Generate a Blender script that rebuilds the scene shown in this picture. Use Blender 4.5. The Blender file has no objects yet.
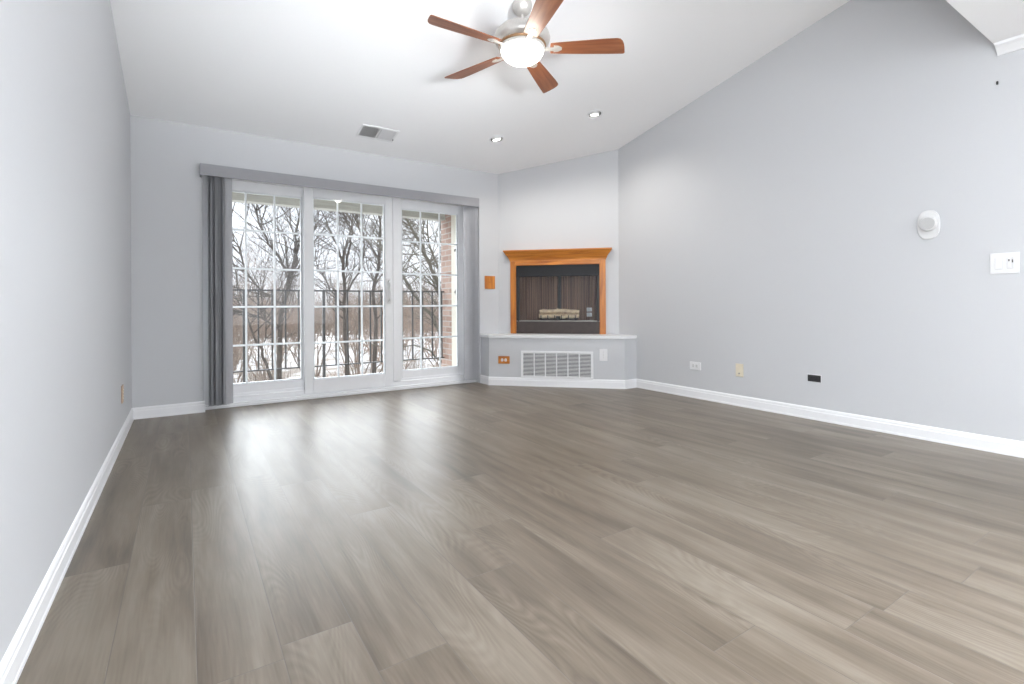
import bpy, bmesh, math, random
from mathutils import Vector, Matrix, noise

R = math.radians
scn = bpy.context.scene
COL = scn.collection

# ------------------------------------------------------------------ camera
F_PX, YAW, HOR_Y, ROLL, EYE = 499.26, 0.5801, 303.375, -0.00538, 0.915
cam_d = bpy.data.cameras.new('camera')
cam = bpy.data.objects.new('camera', cam_d)
COL.objects.link(cam)
cam_d.sensor_fit = 'HORIZONTAL'
cam_d.sensor_width = 36.0
cam_d.lens = F_PX / 1024 * 36.0
cam_d.shift_y = (HOR_Y - 342.0) / 1024
cam_d.clip_start = 0.02
cam_d.clip_end = 600
_f = Vector((math.sin(YAW), math.cos(YAW), 0))
_r0 = Vector((math.cos(YAW), -math.sin(YAW), 0))
_u0 = Vector((0, 0, 1))
_r = math.cos(ROLL) * _r0 + math.sin(ROLL) * _u0
_u = -math.sin(ROLL) * _r0 + math.cos(ROLL) * _u0
cam.matrix_world = Matrix(((_r.x, _u.x, -_f.x, 0), (_r.y, _u.y, -_f.y, 0), (_r.z, _u.z, -_f.z, EYE), (0, 0, 0, 1)))
scn.camera = cam

# ------------------------------------------------------------------ world, lights, exposure
scn.view_settings.view_transform = 'Standard'
scn.view_settings.look = 'None'
scn.view_settings.gamma = 1.0
scn.view_settings.use_curve_mapping = False
scn.view_settings.exposure = 0.70
try:
    scn.cycles.use_denoising = True
    scn.cycles.max_bounces = 10
    scn.cycles.diffuse_bounces = 6
    scn.cycles.transparent_max_bounces = 16
    scn.cycles.sample_clamp_indirect = 6
except Exception:
    pass

world = bpy.data.worlds.new('overcast_sky')
scn.world = world
world.use_nodes = True
wn, wl = world.node_tree.nodes, world.node_tree.links
wn.clear()
w_out = wn.new('ShaderNodeOutputWorld')
w_bg = wn.new('ShaderNodeBackground')
w_tc = wn.new('ShaderNodeTexCoord')
w_ns = wn.new('ShaderNodeTexNoise')
w_ns.inputs['Scale'].default_value = 2.2
w_ns.inputs['Detail'].default_value = 4
w_rp = wn.new('ShaderNodeValToRGB')
w_rp.color_ramp.elements[0].position = 0.35
w_rp.color_ramp.elements[0].color = (0.74, 0.78, 0.86, 1)
w_rp.color_ramp.elements[1].position = 0.65
w_rp.color_ramp.elements[1].color = (0.90, 0.92, 0.96, 1)
wl.new(w_tc.outputs['Generated'], w_ns.inputs['Vector'])
wl.new(w_ns.outputs['Fac'], w_rp.inputs['Fac'])
wl.new(w_rp.outputs['Color'], w_bg.inputs['Color'])
w_bg.inputs['Strength'].default_value = 1.15
wl.new(w_bg.outputs['Background'], w_out.inputs['Surface'])


def area(name, loc, rot, sx, sy, power, color, portal=False):
    l = bpy.data.lights.new(name, 'AREA')
    l.shape = 'RECTANGLE'
    l.size, l.size_y = sx, sy
    l.energy = power
    l.color = color
    o = bpy.data.objects.new(name, l)
    o.location = loc
    o.rotation_euler = rot
    COL.objects.link(o)
    if portal:
        l.cycles.is_portal = True
    return o


# unseen fill lamp added at the far end, behind the viewer
area('rear_fill', (1.75, -4.05, 1.35), (R(90), 0, 0), 3.4, 1.9, 15, (0.94, 0.97, 1.0))
# fill lamps added at both sides behind the viewer; no windows built here
area('side_fill_east', (4.05, -1.7, 1.35), (R(90), 0, R(113)), 2.4, 1.7, 345, (0.90, 0.95, 1.0))
area('side_fill_west', (-0.33, -1.7, 1.35), (R(90), 0, R(-101)), 2.4, 1.7, 120, (0.90, 0.95, 1.0))
# the sky seen by the patio door
area('patio_portal', (1.485, 5.27, 1.05), (R(-90), 0, 0), 2.6, 2.0, 1, (1, 1, 1), portal=True)


def point(name, loc, power, color, size):
    l = bpy.data.lights.new(name, 'POINT')
    l.energy = power
    l.color = color
    l.shadow_soft_size = size
    o = bpy.data.objects.new(name, l)
    o.location = loc
    COL.objects.link(o)
    return o


def spot(name, loc, aim, power, color, size, cone, blend):
    l = bpy.data.lights.new(name, 'SPOT')
    l.energy = power
    l.color = color
    l.shadow_soft_size = size
    l.spot_size = R(cone)
    l.spot_blend = blend
    o = bpy.data.objects.new(name, l)
    o.location = loc
    o.rotation_mode = 'QUATERNION'
    o.rotation_quaternion = (Vector(aim) - Vector(loc)).to_track_quat('-Z', 'Y')
    COL.objects.link(o)
    return o


# lamp added out of frame, turned up to brighten the vault
spot('bounce_fill', (0.32, -0.15, 1.20), (1.75, 1.55, 3.1), 92, (0.92, 0.96, 1.0), 0.25, 104, 1.0)
vw = area('vault_fill', (1.15, -3.2, 0.75), (R(90 + 18.5), 0, 0), 2.6, 1.2, 8, (0.92, 0.96, 1.0))  # narrow beam added behind the viewer to lift the far vault
vw.data.spread = R(20)
# bright overcast, low over the trees, shining in by the patio door
sun_l = bpy.data.lights.new('overcast_sun', 'SUN')
sun_l.energy = 9.0
sun_l.angle = R(72)
sun_l.color = (0.91, 0.955, 1.0)
sun_o = bpy.data.objects.new('overcast_sun', sun_l)
sun_o.rotation_mode = 'QUATERNION'
sun_o.rotation_quaternion = Vector((0.06, -0.83, -0.50)).to_track_quat('-Z', 'Y')
COL.objects.link(sun_o)


# ------------------------------------------------------------------ materials
def new_mat(name):
    m = bpy.data.materials.new(name)
    m.use_nodes = True
    nt = m.node_tree
    b = nt.nodes['Principled BSDF']
    return m, nt.nodes, nt.links, b


def plain(name, col, rough=0.5, metal=0.0, var=0.03, scale=40, bump=0.0, coords='Object', stretch=(1, 1, 1), spec=0.5):
    """Principled colour with a little procedural mottling and bump."""
    m, n, l, b = new_mat(name)
    b.inputs['Roughness'].default_value = rough
    b.inputs['Metallic'].default_value = metal
    b.inputs['Specular IOR Level'].default_value = spec
    tc = n.new('ShaderNodeTexCoord')
    mp = n.new('ShaderNodeMapping')
    mp.inputs['Scale'].default_value = stretch
    ns = n.new('ShaderNodeTexNoise')
    ns.inputs['Scale'].default_value = scale
    ns.inputs['Detail'].default_value = 4
    l.new(tc.outputs[coords], mp.inputs['Vector'])
    l.new(mp.outputs['Vector'], ns.inputs['Vector'])
    rp = n.new('ShaderNodeValToRGB')
    rp.color_ramp.elements[0].position = 0.3
    rp.color_ramp.elements[1].position = 0.7
    rp.color_ramp.elements[0].color = tuple(max(0, c * (1 - var)) for c in col) + (1,)
    rp.color_ramp.elements[1].color = tuple(min(1, c * (1 + var)) for c in col) + (1,)
    l.new(ns.outputs['Fac'], rp.inputs['Fac'])
    l.new(rp.outputs['Color'], b.inputs['Base Color'])
    if bump:
        bp = n.new('ShaderNodeBump')
        bp.inputs['Strength'].default_value = bump
        bp.inputs['Distance'].default_value = 0.002
        l.new(ns.outputs['Fac'], bp.inputs['Height'])
        l.new(bp.outputs['Normal'], b.inputs['Normal'])
    return m


def emis(name, col, strength, base=(0.9, 0.9, 0.9)):
    m, n, l, b = new_mat(name)
    b.inputs['Base Color'].default_value = base + (1,)
    b.inputs['Emission Color'].default_value = col + (1,)
    b.inputs['Emission Strength'].default_value = strength
    return m


def wood(name, c0, c1, axis=0, rough=0.35, scale=14):
    m, n, l, b = new_mat(name)
    b.inputs['Roughness'].default_value = rough
    tc = n.new('ShaderNodeTexCoord')
    mp = n.new('ShaderNodeMapping')
    st = [1.0, 1.0, 1.0]
    st[axis] = 0.08
    mp.inputs['Scale'].default_value = st
    l.new(tc.outputs['Object'], mp.inputs['Vector'])
    ns = n.new('ShaderNodeTexNoise')
    ns.inputs['Scale'].default_value = scale * 3
    ns.inputs['Detail'].default_value = 6
    ns.inputs['Distortion'].default_value = 0.6
    l.new(mp.outputs['Vector'], ns.inputs['Vector'])
    rp = n.new('ShaderNodeValToRGB')
    rp.color_ramp.elements[0].position = 0.32
    rp.color_ramp.elements[0].color = c0 + (1,)
    rp.color_ramp.elements[1].position = 0.68
    rp.color_ramp.elements[1].color = c1 + (1,)
    l.new(ns.outputs['Fac'], rp.inputs['Fac'])
    l.new(rp.outputs['Color'], b.inputs['Base Color'])
    return m


def floor_material():
    m, n, l, b = new_mat('grey_oak_plank')
    W, L, X0 = 0.189, 1.52, 0.0215
    tc = n.new('ShaderNodeTexCoord')
    sep = n.new('ShaderNodeSeparateXYZ')
    l.new(tc.outputs['Object'], sep.inputs['Vector'])

    def math_(op, a, bb=None, c=None):
        k = n.new('ShaderNodeMath')
        k.operation = op
        for i, v in enumerate((a, bb, c)):
            if v is None:
                continue
            if isinstance(v, (int, float)):
                k.inputs[i].default_value = v
            else:
                l.new(v, k.inputs[i])
        return k.outputs[0]
    u = math_('DIVIDE', math_('SUBTRACT', sep.outputs['X'], X0), W)
    row = math_('FLOOR', u)
    fu = math_('FRACT', u)
    wn1 = n.new('ShaderNodeTexWhiteNoise')
    wn1.noise_dimensions = '1D'
    l.new(row, wn1.inputs['W'])
    v = math_('ADD', math_('DIVIDE', sep.outputs['Y'], L), math_('MULTIPLY', wn1.outputs['Value'], 7.0))
    colm = math_('FLOOR', v)
    fv = math_('FRACT', v)
    comb = n.new('ShaderNodeCombineXYZ')
    l.new(row, comb.inputs['X'])
    l.new(colm, comb.inputs['Y'])
    wn2 = n.new('ShaderNodeTexWhiteNoise')
    wn2.noise_dimensions = '3D'
    l.new(comb.outputs['Vector'], wn2.inputs['Vector'])
    plank = wn2.outputs['Value']
    # per-plank offset of the grain
    vm = n.new('ShaderNodeVectorMath')
    vm.operation = 'MULTIPLY_ADD'
    l.new(wn2.outputs['Color'], vm.inputs[0])
    vm.inputs[1].default_value = (13, 17, 5)
    l.new(tc.outputs['Object'], vm.inputs[2])

    def grain(sx, sy, scale, detail, dist):
        mp = n.new('ShaderNodeMapping')
        mp.inputs['Scale'].default_value = (sx, sy, 1)
        l.new(vm.outputs['Vector'], mp.inputs['Vector'])
        g = n.new('ShaderNodeTexNoise')
        g.inputs['Scale'].default_value = scale
        g.inputs['Detail'].default_value = detail
        g.inputs['Distortion'].default_value = dist
        l.new(mp.outputs['Vector'], g.inputs['Vector'])
        return g.outputs['Fac']
    broad = grain(1.0, 0.10, 13, 3, 0.4)
    fine = grain(1.0, 0.05, 130, 6, 0.2)
    blotch = grain(1.0, 0.5, 3.2, 3, 0.2)
    # cathedral rings: contour bands of a stretched smooth noise
    ring_n = grain(1.0, 0.16, 5.0, 1, 0.0)
    rings = math_('FRACT', math_('MULTIPLY', ring_n, 46))
    rings = math_('ABSOLUTE', math_('SUBTRACT', rings, 0.5))
    ringmask = n.new('ShaderNodeMapRange')
    ringmask.inputs['From Min'].default_value = 0.48
    ringmask.inputs['From Max'].default_value = 0.60
    l.new(blotch, ringmask.inputs['Value'])
    t = math_('ADD', math_('MULTIPLY', math_('SUBTRACT', plank, 0.5), 0.16), 0.5)
    t = math_('ADD', t, math_('MULTIPLY', math_('SUBTRACT', broad, 0.5), 1.0))
    t = math_('ADD', t, math_('MULTIPLY', math_('SUBTRACT', fine, 0.5), 0.42))
    t = math_('ADD', t, math_('MULTIPLY', math_('SUBTRACT', blotch, 0.5), 0.6))
    t = math_('ADD', t, math_('MULTIPLY', math_('MULTIPLY', math_('SUBTRACT', rings, 0.25), ringmask.outputs[0]), 0.38))
    rp = n.new('ShaderNodeValToRGB')
    el = rp.color_ramp.elements
    el[0].position, el[0].color = 0.10, FLOOR_DARK
    el[1].position, el[1].color = 0.88, FLOOR_LIGHT
    e = el.new(0.48)
    e.color = FLOOR_MID
    l.new(t, rp.inputs['Fac'])
    # joints
    du = math_('MULTIPLY', math_('MINIMUM', fu, math_('SUBTRACT', 1.0, fu)), W)
    dv = math_('MULTIPLY', math_('MINIMUM', fv, math_('SUBTRACT', 1.0, fv)), L)
    dmin = math_('MINIMUM', du, dv)
    jm = n.new('ShaderNodeMapRange')
    jm.inputs['From Min'].default_value = 0.0005
    jm.inputs['From Max'].default_value = 0.0018
    l.new(dmin, jm.inputs['Value'])
    mix = n.new('ShaderNodeMix')
    mix.data_type = 'RGBA'
    l.new(jm.outputs[0], mix.inputs['Factor'])
    mix.inputs['A'].default_value = (0.14, 0.12, 0.10, 1)
    l.new(rp.outputs['Color'], mix.inputs['B'])
    l.new(mix.outputs['Result'], b.inputs['Base Color'])
    rr = n.new('ShaderNodeMapRange')
    rr.inputs['To Min'].default_value = 0.31
    rr.inputs['To Max'].default_value = 0.41
    l.new(fine, rr.inputs['Value'])
    l.new(rr.outputs[0], b.inputs['Roughness'])
    b.inputs['Specular IOR Level'].default_value = 0.5
    bp = n.new('ShaderNodeBump')
    bp.inputs['Strength'].default_value = 0.22
    bp.inputs['Distance'].default_value = 0.0012
    hgt = math_('ADD', math_('MULTIPLY', fine, 0.5), math_('MULTIPLY', jm.outputs[0], 1.0))
    l.new(hgt, bp.inputs['Height'])
    l.new(bp.outputs['Normal'], b.inputs['Normal'])
    return m


FLOOR_DARK = (0.078, 0.060, 0.044, 1)
FLOOR_MID = (0.166, 0.133, 0.099, 1)
FLOOR_LIGHT = (0.252, 0.215, 0.172, 1)


def brick_material():
    m, n, l, b = new_mat('red_brick')
    tc = n.new('ShaderNodeTexCoord')
    sp = n.new('ShaderNodeSeparateXYZ')
    l.new(tc.outputs['Object'], sp.inputs['Vector'])
    ad = n.new('ShaderNodeMath')
    ad.operation = 'ADD'
    l.new(sp.outputs['X'], ad.inputs[0])
    l.new(sp.outputs['Y'], ad.inputs[1])
    cb = n.new('ShaderNodeCombineXYZ')
    l.new(ad.outputs[0], cb.inputs['X'])
    l.new(sp.outputs['Z'], cb.inputs['Y'])
    bt = n.new('ShaderNodeTexBrick')
    bt.inputs['Scale'].default_value = 1.0
    bt.inputs['Brick Width'].default_value = 0.21
    bt.inputs['Row Height'].default_value = 0.075
    bt.inputs['Mortar Size'].default_value = 0.008
    bt.inputs['Color1'].default_value = (0.25, 0.15, 0.115, 1)
    bt.inputs['Color2'].default_value = (0.37, 0.255, 0.21, 1)
    bt.inputs['Mortar'].default_value = (0.36, 0.33, 0.30, 1)
    l.new(cb.outputs['Vector'], bt.inputs['Vector'])
    l.new(bt.outputs['Color'], b.inputs['Base Color'])
    b.inputs['Roughness'].default_value = 0.9
    return m


def glass_material():
    m, n, l, b = new_mat('window_glass')
    n.remove(b)
    out = n['Material Output']
    tr = n.new('ShaderNodeBsdfTransparent')
    tr.inputs['Color'].default_value = (0.97, 0.98, 0.98, 1)
    gl = n.new('ShaderNodeBsdfGlossy')
    gl.inputs['Roughness'].default_value = 0.02
    fr = n.new('ShaderNodeFresnel')
    fr.inputs['IOR'].default_value = 1.35
    mx = n.new('ShaderNodeMixShader')
    l.new(fr.outputs[0], mx.inputs['Fac'])
    l.new(tr.outputs[0], mx.inputs[1])
    l.new(gl.outputs[0], mx.inputs[2])
    l.new(mx.outputs[0], out.inputs['Surface'])
    return m


def ribbed_material(name, c0, c1, period, axis='X'):
    m, n, l, b = new_mat(name)
    b.inputs['Roughness'].default_value = 0.75
    b.inputs['Specular IOR Level'].default_value = 0.2
    tc = n.new('ShaderNodeTexCoord')
    ns = n.new('ShaderNodeTexNoise')
    mp = n.new('ShaderNodeMapping')
    mp.inputs['Scale'].default_value = (1.0 / period, 1.0 / period, 0.6)
    l.new(tc.outputs['Object'], mp.inputs['Vector'])
    ns.inputs['Scale'].default_value = 1.0
    ns.inputs['Detail'].default_value = 3
    l.new(mp.outputs['Vector'], ns.inputs['Vector'])
    rp = n.new('ShaderNodeValToRGB')
    rp.color_ramp.elements[0].position = 0.35
    rp.color_ramp.elements[0].color = c0 + (1,)
    rp.color_ramp.elements[1].position = 0.65
    rp.color_ramp.elements[1].color = c1 + (1,)
    l.new(ns.outputs['Fac'], rp.inputs['Fac'])
    l.new(rp.outputs['Color'], b.inputs['Base Color'])
    return m


M = {}
M['wall'] = plain('grey_wall_paint', (0.575, 0.583, 0.600), 0.55, var=0.008, scale=180, bump=0.05, spec=0.35)
M['rear_wall'] = plain('low_bounce_rear', (0.34, 0.33, 0.32), 0.6, var=0.01, scale=100)  # unseen wall kept dark so less light bounces onto the back wall
M['ceiling'] = plain('white_ceiling_paint', (0.91, 0.915, 0.925), 0.8, var=0.006, scale=160, bump=0.05, spec=0.2)
M['trim'] = plain('white_trim_paint', (0.84, 0.845, 0.86), 0.32, var=0.008, scale=30)
M['ledge'] = plain('white_ledge_paint', (0.77, 0.775, 0.785), 0.35, var=0.01, scale=30)
M['vinyl'] = plain('white_vinyl', (0.89, 0.90, 0.92), 0.35, var=0.01, scale=20)
M['floor'] = floor_material()
M['glass'] = glass_material()
M['oak'] = wood('golden_oak_long', (0.36, 0.105, 0.015), (0.66, 0.25, 0.040), 0, 0.33, 10)
M['oak_v'] = wood('golden_oak_upright', (0.36, 0.105, 0.015), (0.66, 0.25, 0.040), 2, 0.33, 10)
M['blade'] = wood('cherry_blade', (0.20, 0.064, 0.026), (0.34, 0.125, 0.052), 0, 0.36, 9)
M['vane'] = plain('grey_vinyl_vane', (0.42, 0.425, 0.45), 0.30, var=0.02, scale=20)
M['valance'] = plain('grey_valance', (0.29, 0.29, 0.31), 0.5, var=0.015, scale=20)
M['nickel'] = plain('brushed_nickel', (0.66, 0.64, 0.61), 0.36, metal=0.6, var=0.04, scale=60)
M['copper'] = plain('copper_band', (0.40, 0.24, 0.13), 0.35, metal=0.7, var=0.05)
M['black'] = plain('black_metal', (0.022, 0.022, 0.025), 0.45, var=0.2, scale=30)
M['hood'] = plain('black_hood_metal', (0.022, 0.023, 0.026), 0.45, var=0.1, scale=30, spec=0.25)
M['brown_panel'] = plain('brown_black_metal', (0.050, 0.036, 0.032), 0.45, var=0.15, scale=18)
M['liner'] = ribbed_material('brown_ribbed_liner', (0.085, 0.050, 0.038), (0.34, 0.215, 0.165), 0.012)
M['steel'] = plain('worn_steel', (0.42, 0.40, 0.38), 0.35, metal=0.8, var=0.1, scale=50)
M['log'] = plain('pale_birch_log', (0.90, 0.64, 0.45), 0.8, var=0.30, scale=18, bump=0.5)
M['plate'] = plain('white_plate_plastic', (0.77, 0.77, 0.78), 0.3, var=0.005)
M['recept'] = plain('grey_white_receptacle', (0.66, 0.66, 0.66), 0.3, var=0.01)
M['almond'] = plain('almond_plastic', (0.74, 0.67, 0.53), 0.35, var=0.02)
M['tan_plate'] = plain('tan_brown_plate', (0.50, 0.36, 0.26), 0.4, var=0.05)
M['slot'] = plain('dark_slot', (0.03, 0.03, 0.03), 0.6, var=0.1)
M['detector'] = plain('detector_plastic', (0.68, 0.68, 0.68), 0.4, var=0.01)
M['detector_grey'] = plain('detector_grille_plastic', (0.50, 0.50, 0.50), 0.6, var=0.06, scale=300)
M['grille'] = plain('grille_enamel', (0.80, 0.805, 0.815), 0.4, var=0.01)
M['duct'] = plain('duct_grey', (0.22, 0.225, 0.235), 0.7, var=0.05)
M['duct_dark'] = plain('duct_shadow_grey', (0.035, 0.035, 0.037), 0.7, var=0.05)
M['globe'] = emis('lit_frosted_glass', (1.0, 0.93, 0.82), 6.0)
M['lamp'] = emis('lit_lamp_face', (1.0, 0.96, 0.90), 2.2)
M['eyeball'] = plain('white_eyeball', (0.85, 0.85, 0.85), 0.25, var=0.01)
M['can_trim'] = plain('can_trim_grey', (0.16, 0.155, 0.15), 0.4, metal=0.3, var=0.04)
M['cream'] = plain('cream_siding', (0.56, 0.53, 0.46), 0.7, var=0.03, scale=8)
M['beam'] = plain('weathered_beige_board', (0.42, 0.41, 0.37), 0.8, var=0.14, scale=9, stretch=(0.3, 1, 3))
M['soffit_out'] = plain('grey_beige_soffit', (0.60, 0.585, 0.54), 0.8, var=0.05)
M['deck'] = plain('pale_bounce_deck', (0.86, 0.845, 0.81), 0.85, var=0.12, scale=12)  # deck made very pale to bounce light up to the ceiling indoors
M['iron'] = plain('dark_rail_iron', (0.030, 0.028, 0.028), 0.5, var=0.15)
M['brick'] = brick_material()
M['bark'] = plain('grey_brown_bark', (0.090, 0.075, 0.064), 0.9, var=0.35, scale=6)
M['bark_pale'] = plain('green_grey_bark', (0.135, 0.120, 0.095), 0.9, var=0.35, scale=6)
M['twig'] = plain('tan_twigs', (0.25, 0.20, 0.165), 0.9, var=0.35, scale=2)
M['twig_red'] = plain('russet_twigs', (0.31, 0.215, 0.165), 0.9, var=0.35, scale=2)
M['snow'] = plain('patchy_snow', (0.30, 0.29, 0.275), 0.8, var=0.45, scale=0.5)
_rp = [q for q in M['snow'].node_tree.nodes if q.type == 'VALTORGB'][0].color_ramp
_rp.elements[0].color, _rp.elements[1].color = (0.20, 0.165, 0.13, 1), (0.50, 0.505, 0.51, 1)
_rp.elements[0].position, _rp.elements[1].position = 0.40, 0.52
M['far_twig'] = plain('hazy_far_twigs', (0.21, 0.17, 0.145), 0.9, var=0.6, scale=1.3)
M['stucco'] = plain('pale_house_siding', (0.55, 0.50, 0.45), 0.8, var=0.05, scale=4)
M['roof_snow'] = plain('snowy_roof', (0.70, 0.72, 0.75), 0.8, var=0.06, scale=2)
M['nail'] = plain('dark_nail', (0.08, 0.08, 0.08), 0.4, metal=0.7, var=0.1)


# ------------------------------------------------------------------ mesh helpers
class MB:
    def __init__(self):
        self.bm = bmesh.new()

    def box(self, lo, hi, mat=None):
        vs = [self.bm.verts.new((x, y, z)) for x in (lo[0], hi[0]) for y in (lo[1], hi[1]) for z in (lo[2], hi[2])]
        idx = ((0, 1, 3, 2), (4, 6, 7, 5), (0, 4, 5, 1), (2, 3, 7, 6), (0, 2, 6, 4), (1, 5, 7, 3))
        for f in idx:
            self.bm.faces.new([vs[i] for i in f])
        if mat is not None:
            for v in vs:
                v.co = mat @ v.co
        return self

    def prism(self, pts, z0, z1, plane='xy', mat=None):
        """Extrude a polygon: plane 'xy' along z, 'yz' along x, 'xz' along y."""
        def P(a, bb, c):
            return {'xy': (a, bb, c), 'yz': (c, a, bb), 'xz': (a, c, bb)}[plane]
        a = [self.bm.verts.new(P(p[0], p[1], z0)) for p in pts]
        b = [self.bm.verts.new(P(p[0], p[1], z1)) for p in pts]
        k = len(pts)
        fs = [self.bm.faces.new(a), self.bm.faces.new(list(reversed(b)))]
        for i in range(k):
            fs.append(self.bm.faces.new([a[i], b[i], b[(i + 1) % k], a[(i + 1) % k]]))
        if mat is not None:
            for v in a + b:
                v.co = mat @ v.co
        return self

    def lathe(self, prof, seg=32, mat=None, closed=True):
        rings = []
        for r_, z in prof:
            if r_ < 1e-6:
                rings.append([self.bm.verts.new((0, 0, z))])
            else:
                rings.append([self.bm.verts.new((r_ * math.cos(2 * math.pi * i / seg), r_ * math.sin(2 * math.pi * i / seg), z)) for i in range(seg)])
        for a, b in zip(rings, rings[1:]):
            for i in range(seg):
                j = (i + 1) % seg
                if len(a) == 1 and len(b) == 1:
                    continue
                if len(a) == 1:
                    self.bm.faces.new([a[0], b[i], b[j]])
                elif len(b) == 1:
                    self.bm.faces.new([a[i], b[0], a[j]])
                else:
                    self.bm.faces.new([a[i], b[i], b[j], a[j]])
        if closed:
            for rg in (rings[0], rings[-1]):
                if len(rg) > 1:
                    self.bm.faces.new(rg)
        if mat is not None:
            for rg in rings:
                for v in rg:
                    v.co = mat @ v.co
        return self

    def tube(self, pts, rads, seg=6, caps=True):
        pts = [Vector(p) for p in pts]
        if isinstance(rads, (int, float)):
            rads = [rads] * len(pts)
        rings = []
        for i, p in enumerate(pts):
            d = (pts[min(i + 1, len(pts) - 1)] - pts[max(i - 1, 0)])
            if d.length < 1e-9:
                d = Vector((0, 0, 1))
            d.normalize()
            up = Vector((0, 0, 1)) if abs(d.z) < 0.9 else Vector((1, 0, 0))
            e1 = d.cross(up).normalized()
            e2 = d.cross(e1)
            rings.append([self.bm.verts.new(p + rads[i] * (math.cos(2 * math.pi * k / seg) * e1 + math.sin(2 * math.pi * k / seg) * e2)) for k in range(seg)])
        for a, b in zip(rings, rings[1:]):
            for k in range(seg):
                self.bm.faces.new([a[k], a[(k + 1) % seg], b[(k + 1) % seg], b[k]])
        if caps:
            self.bm.faces.new(rings[0])
            self.bm.faces.new(rings[-1])
        return self

    def build(self, name, mat, parent=None, bevel=0.0, smooth=False, loc=None, rot=None, seg=2):
        bmesh.ops.recalc_face_normals(self.bm, faces=self.bm.faces[:])
        me = bpy.data.meshes.new(name)
        self.bm.to_mesh(me)
        self.bm.free()
        me.materials.append(M[mat] if isinstance(mat, str) else mat)
        o = bpy.data.objects.new(name, me)
        COL.objects.link(o)
        if parent is not None:
            o.parent = parent
        if loc is not None:
            o.location = loc
        if rot is not None:
            o.rotation_euler = rot
        if smooth:
            for p in me.polygons:
                p.use_smooth = True
            try:
                me.set_sharp_from_angle(angle=R(40))
            except Exception:
                pass
        if bevel:
            md = o.modifiers.new('edge', 'BEVEL')
            md.width = bevel
            md.segments = seg
            md.limit_method = 'ANGLE'
            md.angle_limit = R(40)
        return o


def thing(name, label, cat, loc=(0, 0, 0), rot=(0, 0, 0), group=None):
    o = bpy.data.objects.new(name, None)
    o.empty_display_size = 0.05
    COL.objects.link(o)
    o.location = loc
    o.rotation_euler = rot
    o['label'] = label
    o['category'] = cat
    if group:
        o['group'] = group
    return o


def tag(o, label, cat, group=None):
    o['label'] = label
    o['category'] = cat
    if group:
        o['group'] = group
    return o


def struct(o, label=None):
    o['kind'] = 'structure'
    if label:
        o['label'] = label
    return o


def carve(o, cutters):
    """Boolean the cutters out of o and leave only the result."""
    for c in cutters:
        md = o.modifiers.new('cut', 'BOOLEAN')
        md.operation = 'DIFFERENCE'
        md.solver = 'EXACT'
        md.object = c
    bpy.context.view_layer.update()
    dg = bpy.context.evaluated_depsgraph_get()
    me = bpy.data.meshes.new_from_object(o.evaluated_get(dg))
    o.modifiers.clear()
    o.data = me
    for c in cutters:
        bpy.data.objects.remove(c)


def T(x=0, y=0, z=0):
    return Matrix.Translation((x, y, z))


# ------------------------------------------------------------------ room shell
YB, XL, XR = 5.019, -0.359, 4.085       # back, left and right wall faces
ZC, SL = 2.44, 0.205                    # ceiling height at the back wall, its rise towards the viewer
YS = 0.908                              # where the vault ends at the lower flat ceiling
YR = -4.2                               # far end of the house behind the viewer
DB = 8.123                              # corner wall: x + y = DB
HB = 7.69                               # hearth front: x + y = HB
XC = DB - YB                            # corner wall meets the back wall here (x)
YC = DB - XR                            # and the right wall here (y)
ZV = ZC + SL * (YB - YS)


def zc(y):
    return ZC + SL * (YB - y)


OX0, OX1, OZ = 0.13, 2.842, 2.095       # patio opening

fl = MB().box((XL - 0.2, YR - 0.2, -0.12), (XR + 0.2, YB + 0.13, 0.0)).build('floor', 'floor')
struct(fl)

# left wall, its top following the vault
struct(MB().prism([(YR, -0.05), (YB + 0.2, -0.05), (YB + 0.2, zc(YB) + 0.1), (YS - 0.1, ZV + 0.15), (YS - 0.1, ZC + 0.1), (YR, ZC + 0.1)], XL - 0.14, XL, 'yz').build('wall_left', 'wall'))
struct(MB().prism([(YR, -0.05), (YB + 0.2, -0.05), (YB + 0.2, zc(YB) + 0.1), (YS - 0.1, ZV + 0.15), (YS - 0.1, ZC + 0.1), (YR, ZC + 0.1)], XR, XR + 0.14, 'yz').build('wall_right', 'wall'))

# back wall around the patio opening
mb = MB()
mb.box((XL - 0.1, YB, -0.05), (OX0, YB + 0.2, ZC + 0.1))
mb.box((OX1, YB, -0.05), (XR + 0.1, YB + 0.2, ZC + 0.1))
mb.box((OX0, YB, OZ), (OX1, YB + 0.2, ZC + 0.1))
struct(mb.build('wall_back', 'wall'))

# corner wall with the firebox opening, built in its own frame (x along, y into the wall)
DC = Vector((3.594, DB - 3.594, 0))
D_ROT = (0, 0, R(-45))
half_l = (DC.x - XC) * math.sqrt(2)
half_r = (XR - DC.x) * math.sqrt(2)
FO = 0.492                               # half width of the hole
FZ0, FZ1 = 0.555, 1.37
mb = MB()


def dtop(s):
    return zc(DC.y - s * math.sqrt(0.5))


def strip(x0, x1, z0, z1=None, d=0.10):
    p = [(x0, z0), (x1, z0), (x1, dtop(x1) + 0.05 if z1 is None else z1), (x0, dtop(x0) + 0.05 if z1 is None else z1)]
    mb.prism(p, 0.0, d, 'xz')


strip(-half_l, -FO, 0.0)
strip(FO, half_r, 0.0)
strip(-FO, FO, FZ1)
strip(-FO, FO, 0.0, FZ0)
struct(mb.build('wall_corner', 'wall', loc=DC, rot=D_ROT))

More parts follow.
